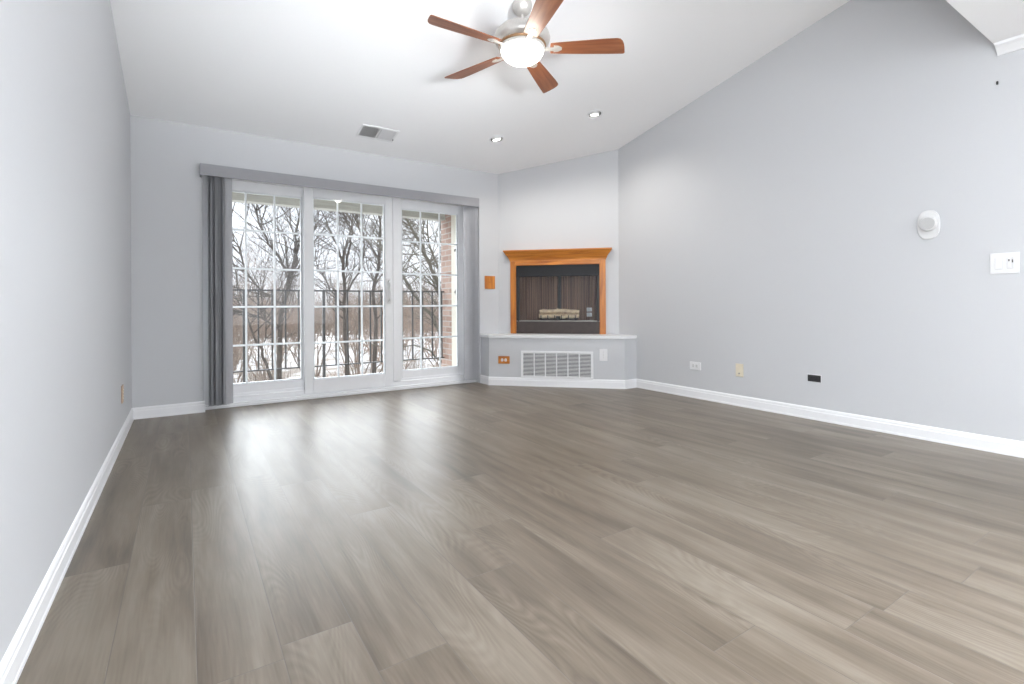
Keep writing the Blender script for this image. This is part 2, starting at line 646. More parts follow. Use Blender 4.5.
# vaulted ceiling with two round holes for the lamps
CANS = [(2.653, 4.318), (3.311, 3.58)]
NORM = Vector((0, -SL, -1)).normalized()          # points down into the room
CROT = (-math.atan(SL), 0, 0)
vault = MB().prism([(YB + 0.2, zc(YB + 0.2)), (YS - 0.02, zc(YS - 0.02)), (YS - 0.02, zc(YS) + 0.2), (YB + 0.2, zc(YB) + 0.2)], XL - 0.1, XR + 0.1, 'yz').build('ceiling', 'ceiling')
cut = []
for (cx, cy) in CANS:
    c = MB().lathe([(0.066, -0.05), (0.066, 0.13)], 40).build('cutter', 'ceiling', loc=(cx, cy, zc(cy)), rot=CROT)
    cut.append(c)
carve(vault, cut)
struct(vault)
# the lower flat ceiling over the rest of the house and the drop where it starts
struct(MB().box((XL - 0.1, YR - 0.1, ZC), (XR + 0.1, YS, ZC + 0.12)).box((XL - 0.1, YS - 0.12, ZC + 0.12), (XR + 0.1, YS, ZV + 0.2)).build('ceiling_lower', 'ceiling'))
# far wall behind the viewer with a wide opening added to let light in
mb = MB()
mb.box((XL - 0.1, YR - 0.15, -0.05), (0.0, YR, ZC + 0.1))
mb.box((3.5, YR - 0.15, -0.05), (XR + 0.1, YR, ZC + 0.1))
mb.box((0.0, YR - 0.15, 2.32), (3.5, YR, ZC + 0.1))
mb.box((0.0, YR - 0.15, -0.05), (3.5, YR, 0.38))
struct(mb.build('wall_rear', 'rear_wall'))

# baseboards
BB = [(0, 0), (-0.014, 0), (-0.014, 0.012), (-0.012, 0.016), (-0.012, 0.064), (-0.009, 0.070), (-0.009, 0.080), (-0.005, 0.090), (0, 0.094)]


def baseboard(name, a, b, over=0.0):
    """a to b as seen left to right from inside the room."""
    a, b = Vector((a[0], a[1], 0)), Vector((b[0], b[1], 0))
    d = (b - a)
    L = d.length
    ang = math.atan2(d.y, d.x)
    return struct(MB().prism(BB, -over, L + over, 'yz').build(name, 'trim', loc=a, rot=(0, 0, ang)))


hl0, hr0 = (2.857, HB - 2.857), (3.907, HB - 3.907)
baseboard('baseboard_left', (XL, YR), (XL, YB))
baseboard('baseboard_back', (XL, YB), (0.142, YB))
baseboard('baseboard_right', (XR, hr0[1]), (XR, YR))
baseboard('baseboard_hearth', hl0, hr0, 0.005)
baseboard('baseboard_hearth_left', (2.857, YB), hl0, 0.005)
baseboard('baseboard_hearth_right', hr0, (XR, hr0[1]), 0.004)

# crown moulding along the right wall under the lower ceiling
CP = [(0, -0.058), (-0.010, -0.058), (-0.016, -0.048), (-0.044, -0.024), (-0.066, -0.014), (-0.070, 0), (0, 0)]
struct(MB().prism(CP, 0, YS - YR - 0.01, 'yz').build('trim_1', 'trim', loc=(XR, YS - 0.005, ZC), rot=(0, 0, R(-90))))

# ------------------------------------------------------------------ patio door
door = bpy.data.objects.new('door_1', None)
COL.objects.link(door)
door['kind'] = 'structure'
door['label'] = 'white three panel sliding patio door with grid muntins'
door.location = (0, 0, 0)
YF = 5.125                                # inner face of the frame
mb = MB()
mb.box((OX0, YF, 0.0), (OX0 + 0.06, YF + 0.14, OZ))
mb.box((OX1 - 0.06, YF, 0.0), (OX1, YF + 0.14, OZ))
mb.box((OX0, YF, 2.045), (OX1, YF + 0.14, OZ))
mb.box((OX0, YF + 0.02, 0.0), (OX1, YF + 0.14, 0.085))
mb.box((OX0, YF + 0.05, 0.0), (OX1, YF + 0.14, 0.11))
mb.build('door_frame', 'vinyl', door, bevel=0.003)
MB().box((OX0, YF - 0.028, 0.0), (OX1, YF + 0.03, 0.022)).box((OX0, YF - 0.010, 0.02), (OX1, YF + 0.03, 0.036)).build('sill', 'trim', door, bevel=0.003)


def sash(x0, x1, g0, g1, y0, depth, zb, zt, gz0, gz1):
    """A panel: outer x0..x1, glass g0..g1, face at y0."""
    m_ = MB()
    m_.box((x0, y0, zb), (g0, y0 + depth, zt))
    m_.box((g1, y0, zb), (x1, y0 + depth, zt))
    m_.box((g0, y0, zb), (g1, y0 + depth, gz0))
    m_.box((g0, y0, gz1), (g1, y0 + depth, zt))
    # glazing bead
    bd = 0.012
    m_.box((g0, y0 + 0.012, gz0), (g0 + bd, y0 + depth - 0.01, gz1))
    m_.box((g1 - bd, y0 + 0.012, gz0), (g1, y0 + depth - 0.01, gz1))
    m_.box((g0 + bd, y0 + 0.012, gz0), (g1 - bd, y0 + depth - 0.01, gz0 + bd))
    m_.box((g0 + bd, y0 + 0.012, gz1 - bd), (g1 - bd, y0 + depth - 0.01, gz1))
    s = m_.build('door_panel', 'vinyl', door, bevel=0.003)
    yg = y0 + depth * 0.5
    k = MB()
    for i in (1, 2):
        x = g0 + (g1 - g0) * i / 3
        k.box((x - 0.0085, yg - 0.004, gz0), (x + 0.0085, yg + 0.004, gz1))
    for i in (1, 2, 3, 4):
        z = gz0 + (gz1 - gz0) * i / 5
        k.box((g0, yg - 0.0035, z - 0.0085), (g1, yg + 0.0035, z + 0.0085))
    k.build('muntin_grid', 'vinyl', s)
    MB().box((g0, yg - 0.011, gz0), (g1, yg - 0.008, gz1)).build('pane', 'glass', s)
    return s


sash(0.19, 1.00, 0.232, 0.955, YF + 0.055, 0.04, 0.10, 2.05, 0.188, 1.957)
mid = sash(0.965, 1.850, 1.046, 1.765, YF + 0.004, 0.04, 0.05, 2.055, 0.180, 1.962)
sash(1.853, 2.775, 1.968, 2.650, YF + 0.055, 0.04, 0.10, 2.05, 0.184, 1.952)
# fixed post behind the meeting stile
MB().box((1.853, YF + 0.006, 0.10), (1.945, YF + 0.06, 2.05)).build('door_post', 'vinyl', door, bevel=0.003)
# D handle on the sliding panel
hd = MB()
hx = 1.800
hd.tube([(hx, YF + 0.004, 0.945), (hx, YF - 0.035, 0.955), (hx, YF - 0.042, 0.985), (hx, YF - 0.042, 1.12), (hx, YF - 0.035, 1.15), (hx, YF + 0.004, 1.16)], 0.011, 8)
hd.box((hx - 0.02, YF - 0.004, 0.92), (hx + 0.02, YF + 0.006, 1.185))
hd.build('handle', 'plate', mid, smooth=True)

# ------------------------------------------------------------------ vertical blind
vb = thing('vertical_blind', 'grey vertical blind drawn open across the top of the patio door', 'blind', (0.11, 4.92, 0))
mb = MB()
VW = 2.680
mb.box((0, 0, 2.006), (VW, 0.010, 2.104))
mb.box((0, 0.010, 2.006), (0.010, 0.098, 2.104))
mb.box((VW - 0.010, 0.010, 2.006), (VW, 0.098, 2.104))
mb.box((0, 0.010, 2.096), (VW, 0.098, 2.104))
mb.build('valance', 'valance', vb, bevel=0.002)
MB().box((0.02, 0.03, 2.055), (VW - 0.02, 0.075, 2.09)).build('headrail', 'vinyl', vb)


def vane(x, ang, y=0.052, z0=0.055):
    w = 0.089
    k = 7
    bow = 0.007
    pts = [(-w / 2 + w * i / (k - 1), bow * (1 - (2 * i / (k - 1) - 1) ** 2)) for i in range(k)]
    back = [(p[0], p[1] + 0.0012) for p in reversed(pts)]
    o = MB().prism(pts + back, z0, 2.05, 'xy').build('vane', 'vane', vb)
    o.location = (x, y, 0)
    o.rotation_euler = (0, 0, ang)
    return o


rng = random.Random(5)
for i in range(10):
    vane(0.076 + i * 0.0150, R(60 + rng.uniform(-4, 4) + (0, 6, -8, 9, 0, -10, -4, 8, -10, -14)[i]))
for i in range(6):
    vane(2.548 + i * 0.0185, R(-42 + rng.uniform(-2, 2) + (0, 3, -3, 2, 9, 4)[i]))
# bead cord with its holder at the right end
MB().tube([(VW - 0.0, 0.075, 2.01), (VW + 0.004, 0.085, 1.1), (VW, 0.088, 0.16)], 0.0022, 5).tube([(VW + 0.012, 0.075, 2.01), (VW + 0.012, 0.085, 1.1), (VW + 0.01, 0.088, 0.16)], 0.0022, 5).build('bead_cord', 'plate', vb)
MB().box((VW - 0.006, 0.076, 0.09), (VW + 0.018, 0.098, 0.165)).build('cord_holder', 'plate', vb, bevel=0.004)

# ------------------------------------------------------------------ raised hearth
hearth = thing('raised_hearth', 'low grey painted hearth box with white ledge filling the room corner', 'hearth', (hl0[0], hl0[1], 0))
ox, oy = hl0


def rel(pts):
    return [(p[0] - ox, p[1] - oy) for p in pts]


MB().prism(rel([hl0, hr0, (XR - 0.001, hr0[1]), (XR - 0.001, YC - 0.0), (XC, YB - 0.001), (hl0[0], YB - 0.001)]), 0.0, 0.53, 'xy').build('hearth_body', 'wall', hearth)
o_ = 0.012
q = o_ * math.sqrt(2)
MB().prism(rel([(hl0[0] - o_, hl0[1] - o_ * 0.414), (hr0[0] - o_ * 0.414, hr0[1] - o_), (XR - 0.001, hr0[1] - o_), (XR - 0.001, YC - 0.001), (XC - 0.001, YB - 0.001), (hl0[0] - o_, YB - 0.001)]), 0.53, 0.562, 'xy').build('ledge', 'ledge', hearth, bevel=0.004)


# ------------------------------------------------------------------ fireplace
fp = thing('fireplace', 'black gas fireplace with golden oak mantel above the raised corner hearth', 'fireplace', (DC.x, DC.y, 0.562), D_ROT)
Z = lambda z: z - 0.562
JO, JI = 0.549, 0.482
# oak legs with a stepped face
for s in (-1, 1):
    k = MB()
    a, b = sorted((s * JI, s * JO))
    k.box((a, -0.024, 0.0), (b, -0.0005, Z(1.42)))
    c0, c1 = sorted((s * (JI - 0.002), s * (JI + 0.018)))
    k.box((c0, -0.030, 0.0), (c1, -0.024, Z(1.375)))
    k.build('surround_leg', 'oak_v', fp, bevel=0.003)
MB().box((-JI, -0.024, Z(1.357)), (JI, -0.0005, Z(1.42))).box((-JI, -0.030, Z(1.355)), (JI, -0.024, Z(1.375))).build('surround_header', 'oak', fp, bevel=0.003)
# crown moulding mitred round three sides
CRP = [(0.024, 1.405), (0.030, 1.405), (0.030, 1.418), (0.036, 1.424), (0.044, 1.446), (0.060, 1.470), (0.070, 1.478), (0.074, 1.488), (0.086, 1.503), (0.090, 1.512)]
k = MB()
rings = []
for off, z in CRP:
    w = JO + off - 0.024
    rings.append([k.bm.verts.new(p) for p in ((-w, -0.0005, Z(z)), (-w, -off, Z(z)), (w, -off, Z(z)), (w, -0.0005, Z(z)))])
for a, b in zip(rings, rings[1:]):
    for i in range(3):
        k.bm.faces.new([a[i], a[i + 1], b[i + 1], b[i]])
    k.bm.faces.new([a[3], a[0], b[0], b[3]])
k.bm.faces.new(rings[0])
k.bm.faces.new(rings[-1])
k.build('crown_moulding', 'oak', fp)
MB().box((-0.622, -0.098, Z(1.512)), (0.622, -0.0005, Z(1.530))).build('mantel_shelf', 'oak', fp, bevel=0.005, seg=3)
# metal face
MB().box((-JI, -0.010, Z(1.226)), (JI, 0.03, Z(1.357))).box((-JI, -0.016, Z(1.226)), (JI, -0.010, Z(1.238))).build('hood', 'hood', fp, bevel=0.004)
for s in (-1, 1):
    a, b = sorted((s * 0.450, s * JI))
    MB().box((a, -0.008, Z(0.712)), (b, 0.03, Z(1.226))).build('side_panel', 'black', fp, bevel=0.002)
k = MB()
k.box((-JI, -0.006, 0.0), (JI, 0.02, Z(0.704)))
k.box((-JI, -0.009, Z(0.572)), (JI, -0.006, Z(0.580)))
k.build('lower_panel', 'brown_panel', fp, bevel=0.002)
MB().box((-0.452, -0.012, Z(0.704)), (0.452, 0.030, Z(0.714))).build('metal_strip', 'steel', fp, bevel=0.002)
# firebox shell: floor, top, ribbed sides and back
BW, BD, F0, F1 = 0.40, 0.245, 0.712, 1.30
for nm, z0, z1 in (('firebox_floor', F0 - 0.02, F0), ('firebox_roof', F1, F1 + 0.02)):
    MB().prism([(-0.47, 0.02), (0.47, 0.02), (BW + 0.015, BD + 0.015), (-BW - 0.015, BD + 0.015)], Z(z0), Z(z1), 'xy').build(nm, 'black', fp)


def ribbed(x0, y0, x1, y1, n_, name):
    """A vertical sheet with shallow flutes from (x0,y0) to (x1,y1); solid at the back."""
    a, b = Vector((x0, y0)), Vector((x1, y1))
    d = b - a
    nr = Vector((d.y, -d.x)).normalized()
    front = []
    for i in range(n_ * 4 + 1):
        t_ = i / (n_ * 4)
        off = (0.0, 0.0045, 0.006, 0.0045)[i % 4]
        p = a + d * t_ + nr * off
        front.append((p.x, p.y))
    back = [((a + d * t_ - nr * 0.012).x, (a + d * t_ - nr * 0.012).y) for t_ in (1, 0)]
    return MB().prism(front + back, Z(F0), Z(F1), 'xy').build(name, 'liner', fp)


ribbed(-0.452, 0.035, -BW, BD, 5, 'side_liner')
ribbed(BW, BD, 0.452, 0.035, 5, 'side_liner')
ribbed(-BW, BD, -0.012, BD, 15, 'back_liner')
ribbed(0.012, BD, BW, BD, 15, 'back_liner')
MB().box((-0.02, BD - 0.004, Z(F0)), (0.02, BD + 0.01, Z(F1))).build('flue_gap', 'slot', fp)
MB().box((-0.020, BD - 0.035, Z(0.80)), (0.016, BD - 0.008, Z(1.125))).build('slot_bar', 'black', fp, bevel=0.003)  # black bar standing in for the dark slot between the back panels
# small paper labels inside on the right
for i, z in enumerate((0.755, 0.815)):
    lb = MB().box((-0.030, -0.0015, 0), (0.030, 0, 0.045)).build('rating_label', 'plate', fp)
    lb.location = (0.352, BD - 0.0072, Z(z))
    lb.rotation_euler = (0, 0, R(0))
    for r_ in range(3):
        MB().box((-0.024, -0.0022, 0.008 + r_ * 0.013), (0.020 - 0.008 * r_, -0.0014, 0.012 + r_ * 0.013)).build('print_line', 'duct', lb)
# front glass
MB().box((-0.450, 0.004, Z(0.714)), (0.450, 0.008, Z(1.226))).build('fire_glass', 'glass', fp)

# log set on its grate, inside the firebox
lg = thing('gas_log_set', 'pale birch log set on a black grate inside the fireplace', 'logs', (DC.x + 0.128 * math.sin(R(45)), DC.y + 0.128 * math.cos(R(45)), F0), D_ROT)


def log(a, b, r_, seed):
    rg = random.Random(seed)
    k = 7
    pts, rad = [], []
    for i in range(k):
        t_ = i / (k - 1)
        p = Vector(a).lerp(Vector(b), t_)
        pts.append(p + Vector((rg.uniform(-.004, .004), rg.uniform(-.004, .004), rg.uniform(-.005, .005))))
        rad.append(r_ * rg.uniform(0.88, 1.08))
    return MB().tube(pts, rad, 9).build('log', 'log', lg, smooth=True)


log((-0.235, 0.03, 0.050), (0.235, 0.05, 0.056), 0.030, 1)
log((-0.20, -0.035, 0.044), (-0.02, 0.0, 0.050), 0.026, 2)
log((0.03, -0.03, 0.046), (0.215, -0.02, 0.048), 0.025, 3)
log((-0.225, 0.01, 0.102), (0.06, 0.015, 0.108), 0.026, 4)
log((-0.03, 0.02, 0.116), (0.235, 0.01, 0.098), 0.025, 5)
k = MB()
for i in range(6):
    x = -0.2 + i * 0.08
    k.tube([(x, -0.075, 0.06), (x, -0.07, 0.018), (x, 0.08, 0.018)], 0.006, 6)
k.tube([(-0.22, -0.06, 0.016), (0.22, -0.06, 0.016)], 0.006, 6)
k.tube([(-0.22, 0.06, 0.016), (0.22, 0.06, 0.016)], 0.006, 6)
for x in (-0.2, 0.2):
    for y in (-0.06, 0.06):
        k.tube([(x, y, 0.018), (x, y, 0.0)], 0.006, 6)
k.build('grate', 'black', lg)
MB().box((-0.022, -0.085, 0.0), (0.022, -0.06, 0.052)).build('burner_cover', 'slot', lg, bevel=0.006)

# ------------------------------------------------------------------ things on the hearth front
HF = lambda x, z: Vector((x, HB - x, z))
gx0, gx1 = 3.114, 3.674
GW = (gx1 - gx0) * math.sqrt(2)
gr = thing('air_return_grille', 'white louvered air grille in the front of the hearth', 'vent', HF((gx0 + gx1) / 2, 0.088), D_ROT)
GH = 0.302
h = GW / 2
fw = 0.026
k = MB()
k.box((-h, -0.010, 0), (h, -0.0005, fw)).box((-h, -0.010, GH - fw), (h, -0.0005, GH))
k.box((-h, -0.010, fw), (-h + fw, -0.0005, GH - fw)).box((h - fw, -0.010, fw), (h, -0.0005, GH - fw))
k.build('grille_frame', 'grille', gr, bevel=0.003)
MB().box((-h + fw, -0.0016, fw), (h - fw, -0.0006, GH - fw)).build('duct_shade', 'duct_dark', gr)  # dark sheet painted as the shade behind the slats; wall is uncut
for i in range(1, 6):
    x = -h + fw + (GW - 2 * fw) * i / 6
    MB().box((x - 0.006, -0.011, fw), (x + 0.006, -0.002, GH - fw)).build('grille_bar', 'grille', gr)
ns_ = 17
for i in range(ns_):
    z = fw + (GH - 2 * fw) * (i + 0.5) / ns_
    MB().prism([(-0.0075, z - 0.0036), (-0.0022, z + 0.0014), (-0.0022, z + 0.0026), (-0.0075, z - 0.0024)], -h + fw, h - fw, 'yz').build('slat', 'grille', gr)


def plate(parent, w, hgt, mat, th=0.006):
    return MB().box((-w / 2, -th, -hgt / 2), (w / 2, -0.0004, hgt / 2)).build('wall_plate', mat, parent, bevel=0.0025)


def duplex(parent, horizontal, mat, th=0.006):
    for s in (-1, 1):
        cx, cz = ((s * 0.020, 0) if horizontal else (0, s * 0.020))
        if horizontal:
            pts = [(-0.0135, -0.010), (-0.0135, 0.010), (-0.008, 0.0165), (0.008, 0.0165), (0.0135, 0.010), (0.0135, -0.010), (0.008, -0.0165), (-0.008, -0.0165)]
        else:
            pts = [(-0.010, -0.0135), (0.010, -0.0135), (0.0165, -0.008), (0.0165, 0.008), (0.010, 0.0135), (-0.010, 0.0135), (-0.0165, 0.008), (-0.0165, -0.008)]
        r_ = MB().prism([(p[0] + cx, p[1] + cz) for p in pts], -th - 0.0025, -th + 0.001, 'xz').build('receptacle', mat, parent)
        k = MB()
        for d in (-0.006, 0.006):
            if horizontal:
                k.box((cx - 0.004, -th - 0.0032, cz + d - 0.001), (cx + 0.004, -th - 0.0022, cz + d + 0.001))
            else:
                k.box((cx + d - 0.001, -th - 0.0032, cz - 0.004), (cx + d + 0.001, -th - 0.0022, cz + 0.004))
        k.build('slots', 'slot', r_)
    MB().lathe([(0.003, 0), (0.003, 0.0012), (0.0, 0.0016)], 10, mat=Matrix.Translation((0, -th, 0)) @ Matrix.Rotation(R(90), 4, 'X')).build('screw', 'steel', parent)


t = thing('outlet', 'oak plate with two white sockets on hearth left of the grille', 'outlet', HF(2.978, 0.285), D_ROT)
plate(t, 0.130, 0.084, 'oak', 0.008)
duplex(t, True, 'plate', 0.008)
t = thing('light_switch', 'white toggle switch plate on hearth right of the grille', 'switch', HF(3.750, 0.358), D_ROT)
plate(t, 0.084, 0.128, 'plate', 0.008)
MB().box((-0.0055, -0.010, -0.013), (0.0055, -0.007, 0.013)).build('toggle_slot', 'recept', t)
MB().box((-0.004, -0.020, 0.0), (0.004, -0.009, 0.008)).build('toggle', 'recept', t, bevel=0.001)
for z in (-0.03, 0.03):
    MB().lathe([(0.003, 0), (0.003, 0.0012), (0.0, 0.0016)], 10, mat=Matrix.Translation((0, -0.008, z)) @ Matrix.Rotation(R(90), 4, 'X')).build('screw', 'steel', t)

# oak blank plate on the back wall by the door
t = thing('light_switch', 'square oak switch plate on wall between patio door and mantel', 'switch', (2.979, YB, 1.160))
plate(t, 0.138, 0.152, 'oak_v', 0.008)
MB().box((-0.0045, -0.017, -0.004), (0.0045, -0.007, 0.010)).build('toggle', 'oak_v', t, bevel=0.001)

# ------------------------------------------------------------------ right wall fittings
RW = lambda y, z: (XR, y, z)
RR = (0, 0, R(-90))
t = thing('outlet', 'white sideways duplex outlet low on right wall nearest the fireplace', 'outlet', RW(3.035, 0.308), RR)
plate(t, 0.122, 0.074, 'plate', 0.007)
duplex(t, True, 'recept', 0.007)
t = thing('cable_plate', 'almond upright cable plate low on right wall beside the white outlet', 'outlet', RW(2.580, 0.316), RR)
plate(t, 0.072, 0.114, 'almond', 0.007)
MB().lathe([(0.007, 0), (0.007, 0.004), (0.0045, 0.004), (0.0045, 0.010), (0.0, 0.010)], 12, mat=Matrix.Translation((0, -0.007, -0.028)) @ Matrix.Rotation(R(90), 4, 'X')).build('coax_jack', 'steel', t)
# open electrical box: a black hole with its rim and a device inside
t = thing('junction_box', 'open black electrical box low on right wall without a cover', 'outlet', RW(1.957, 0.320), RR)
k = MB()
W2, H2 = 0.048, 0.026
k.box((-W2, -0.0025, -H2), (W2, -0.0005, H2))
k.build('box_opening', 'slot', t)
k = MB()
k.box((-W2, -0.004, -0.020), (-W2 + 0.012, -0.002, 0.020))
k.box((W2 - 0.012, -0.004, -0.020), (W2, -0.002, 0.020))
k.box((-0.030, -0.006, -0.015), (0.030, -0.002, 0.015))
k.build('bare_device', 'black', t, bevel=0.001)
k = MB()
k.box((-W2 - 0.004, -0.0022, H2), (W2 + 0.004, -0.0004, H2 + 0.006))
k.box((W2, -0.0022, -H2), (W2 + 0.005, -0.0004, H2))
k.build('drywall_edge', 'plate', t)

# wall sounder: oval plate with a round puck
t = thing('detector', 'white oval plate with round grey alarm high on right wall', 'detector', RW(1.238, 1.415), RR)
pts = []
hw, hh = 0.060, 0.094
for i in range(48):
    a = 2 * math.pi * i / 48
    e = 2 / 2.6
    pts.append((hw * math.copysign(abs(math.cos(a)) ** e, math.cos(a)), hh * math.copysign(abs(math.sin(a)) ** e, math.sin(a))))
MB().prism(pts, -0.014, -0.0005, 'xz').build('back_plate', 'detector', t, bevel=0.005, seg=3)
RX = Matrix.Rotation(R(90), 4, 'X')
MB().lathe([(0.047, 0), (0.047, 0.022), (0.044, 0.028), (0.040, 0.030), (0.0, 0.030)], 40, mat=Matrix.Translation((0.004, -0.014, 0.004)) @ RX).build('alarm_body', 'detector', t, smooth=True)
MB().lathe([(0.039, 0), (0.039, 0.0015), (0.0, 0.0022)], 36, mat=Matrix.Translation((0.004, -0.044, 0.004)) @ RX).build('sounder_grille', 'detector_grey', t, smooth=True)

t = thing('light_switch', 'white double switch plate with dimmer at right edge of right wall', 'switch', RW(0.878, 1.138), RR)
plate(t, 0.128, 0.124, 'plate', 0.007)
k = MB().box((-0.042, -0.009, -0.036), (-0.008, -0.006, 0.036))
k.build('rocker_frame', 'recept', t, bevel=0.001)
MB().box((-0.039, -0.013, -0.033), (-0.011, -0.008, 0.033)).build('rocker', 'plate', t, bevel=0.002)
MB().box((0.011, -0.009, -0.034), (0.040, -0.006, 0.034)).build('dimmer_frame', 'recept', t, bevel=0.001)
MB().box((0.014, -0.013, -0.030), (0.031, -0.008, 0.030)).build('dimmer_paddle', 'plate', t, bevel=0.002)
MB().box((0.033, -0.012, 0.002), (0.038, -0.008, 0.020)).build('dimmer_slide', 'slot', t)
MB().box((0.018, -0.0135, 0.010), (0.024, -0.0125, 0.022)).build('indicator', 'slot', t)

nl = MB().lathe([(0.0045, 0), (0.0045, 0.003), (0.002, 0.004), (0.002, 0.012), (0.0, 0.012)], 10, mat=RX).box((-0.004, -0.010, -0.016), (0.004, -0.001, -0.002)).build('wall_hook', 'nail', loc=(XR - 0.0003, 0.905, 2.228), rot=RR)
tag(nl, 'tiny dark hook left high on the right wall under the crown', 'hook')

# left wall outlet
t = thing('outlet', 'tan upright outlet low on left wall close to the corner', 'outlet', (XL, 4.26, 0.318), (0, 0, R(90)))
plate(t, 0.080, 0.118, 'tan_plate', 0.008)
duplex(t, False, 'almond', 0.008)

# ------------------------------------------------------------------ ceiling fittings
CV = thing('ceiling_vent', 'white two way air vent on the sloped ceiling above patio door', 'vent', (1.525, 4.615, zc(4.615)), CROT)
hw, hh = 0.176, 0.112
k = MB()
fr_ = 0.022
k.box((-hw, -hh, -0.008), (hw, -hh + fr_, -0.0005)).box((-hw, hh - fr_, -0.008), (hw, hh, -0.0005))
k.box((-hw, -hh + fr_, -0.008), (-hw + fr_, hh - fr_, -0.0005)).box((hw - fr_, -hh + fr_, -0.008), (hw, hh - fr_, -0.0005))
k.box((-0.006, -hh + fr_, -0.009), (0.006, hh - fr_, -0.0005))
k.build('vent_frame', 'grille', CV, bevel=0.002)
MB().box((-hw + fr_, -hh + fr_, -0.0018), (hw - fr_, hh - fr_, -0.0006)).build('duct_shade', 'duct_dark', CV)  # near-black sheet gives the shaded depth above the slats
for s in (-1, 1):
    nsl = 11
    for i in range(nsl):
        x = s * (0.012 + (hw - fr_ - 0.014) * (i + 0.5) / nsl)
        dx = 0.0045 * s
        MB().prism([(x - dx, -0.0020), (x - dx + 0.0012, -0.0020), (x + dx + 0.0012, -0.0085), (x + dx, -0.0085)], -hh + fr_, hh - fr_, 'xz').build('slat', 'grille', CV)
MB().box((hw - 0.016, 0.045, -0.020), (hw - 0.010, 0.058, -0.008)).build('damper_lever', 'duct', CV)

AIM = Vector((DC.x, DC.y, 1.25))
LBL = ['small round recessed lamp on ceiling nearer the patio door', 'small round recessed lamp on ceiling nearer the right wall']
for (cx, cy), lab in zip(CANS, LBL):
    t = thing('recessed_light', lab, 'ceiling light', (cx, cy, zc(cy)), CROT, 'recessed lamps in front of the fireplace')
    MB().lathe([(0.062, -0.0005), (0.078, -0.0005), (0.078, -0.004), (0.072, -0.007), (0.064, -0.007), (0.060, -0.002), (0.062, -0.0005)], 40, closed=False).build('trim_ring', 'trim', t, smooth=True)
    MB().lathe([(0.0605, 0.0), (0.0605, 0.095), (0.0, 0.095), (0.0, 0.098), (0.064, 0.098), (0.064, 0.0), (0.0605, 0.0)], 40, closed=False).build('can', 'can_trim', t, smooth=True)
    aim = (AIM - Vector((cx, cy, zc(cy)))).normalized()
    rot = Vector((0, 0, -1)).rotation_difference(Matrix.Rotation(-CROT[0], 3, 'X') @ (aim + 2.2 * NORM).normalized())
    prof = []
    rs = 0.051
    for i in range(0, 9):
        a = math.pi / 2 + (math.pi / 2 - math.asin(0.043 / rs)) * 0 - i / 8 * (math.pi / 2 - math.asin(0.043 / rs))
        prof.append((rs * math.sin(a), -rs * math.cos(a)))
    prof = [(0.0, 0.03), (0.036, 0.03)] + prof + [(0.040, -rs * math.cos(math.asin(0.043 / rs)) + 0.006)]
    eb = MB().lathe(prof, 36, closed=False).build('eyeball', 'eyeball', t, smooth=True)
    eb.location = (0.004, 0.006, 0.022)
    eb.rotation_mode = 'QUATERNION'
    eb.rotation_quaternion = rot
    zf = -rs * math.cos(math.asin(0.043 / rs)) + 0.004
    MB().lathe([(0.0425, zf), (0.034, zf - 0.004), (0.0, zf - 0.007)], 30, closed=True).build('lamp', 'lamp', eb, smooth=True)
    P = Vector((cx, cy, zc(cy))) + NORM * 0.062 + aim * 0.02
    spot('recessed_lamp_glow', P, P + aim * 0.3 + NORM * 0.7, 18.0, (1.0, 0.955, 0.89), 0.018, 152, 0.85)

# ------------------------------------------------------------------ ceiling fan
FX, FY, FZ = 1.890, 2.743, 2.595
fan = thing('ceiling_fan', 'brushed nickel ceiling fan with five cherry blades and lit bowl', 'ceiling fan', (FX, FY, FZ))
ct = zc(FY) - FZ
MB().lathe([(0.0, ct + 0.012), (0.066, ct + 0.012), (0.068, ct - 0.005), (0.066, ct - 0.02), (0.056, ct - 0.045), (0.040, ct - 0.062), (0.024, ct - 0.068), (0.0, ct - 0.068)], 36).build('canopy', 'nickel', fan, smooth=True)
MB().lathe([(0.0, 0.17), (0.011, 0.17), (0.011, ct - 0.06), (0.0, ct - 0.06)], 16).build('downrod', 'nickel', fan, smooth=True)
MB().lathe([(0.0, 0.190), (0.020, 0.190), (0.028, 0.178), (0.034, 0.165), (0.10, 0.158), (0.150, 0.142), (0.180, 0.112), (0.188, 0.080), (0.180, 0.060), (0.160, 0.046), (0.145, 0.040), (0.0, 0.040)], 48).build('motor_housing', 'nickel', fan, smooth=True)
MB().lathe([(0.100, 0.040), (0.158, 0.040), (0.160, 0.034), (0.158, 0.029), (0.150, 0.026), (0.100, 0.026)], 48).build('band', 'copper', fan, smooth=True)
MB().lathe([(0.0, 0.027), (0.150, 0.027), (0.153, 0.020), (0.150, 0.008), (0.142, 0.004), (0.0, 0.004)], 48).build('light_fitter', 'nickel', fan, smooth=True)
MB().lathe([(0.0, 0.006), (0.140, 0.006), (0.142, 0.000), (0.138, -0.016), (0.122, -0.040), (0.095, -0.060), (0.060, -0.073), (0.028, -0.079), (0.0, -0.080)], 48).build('light_bowl', 'globe', fan, smooth=True)


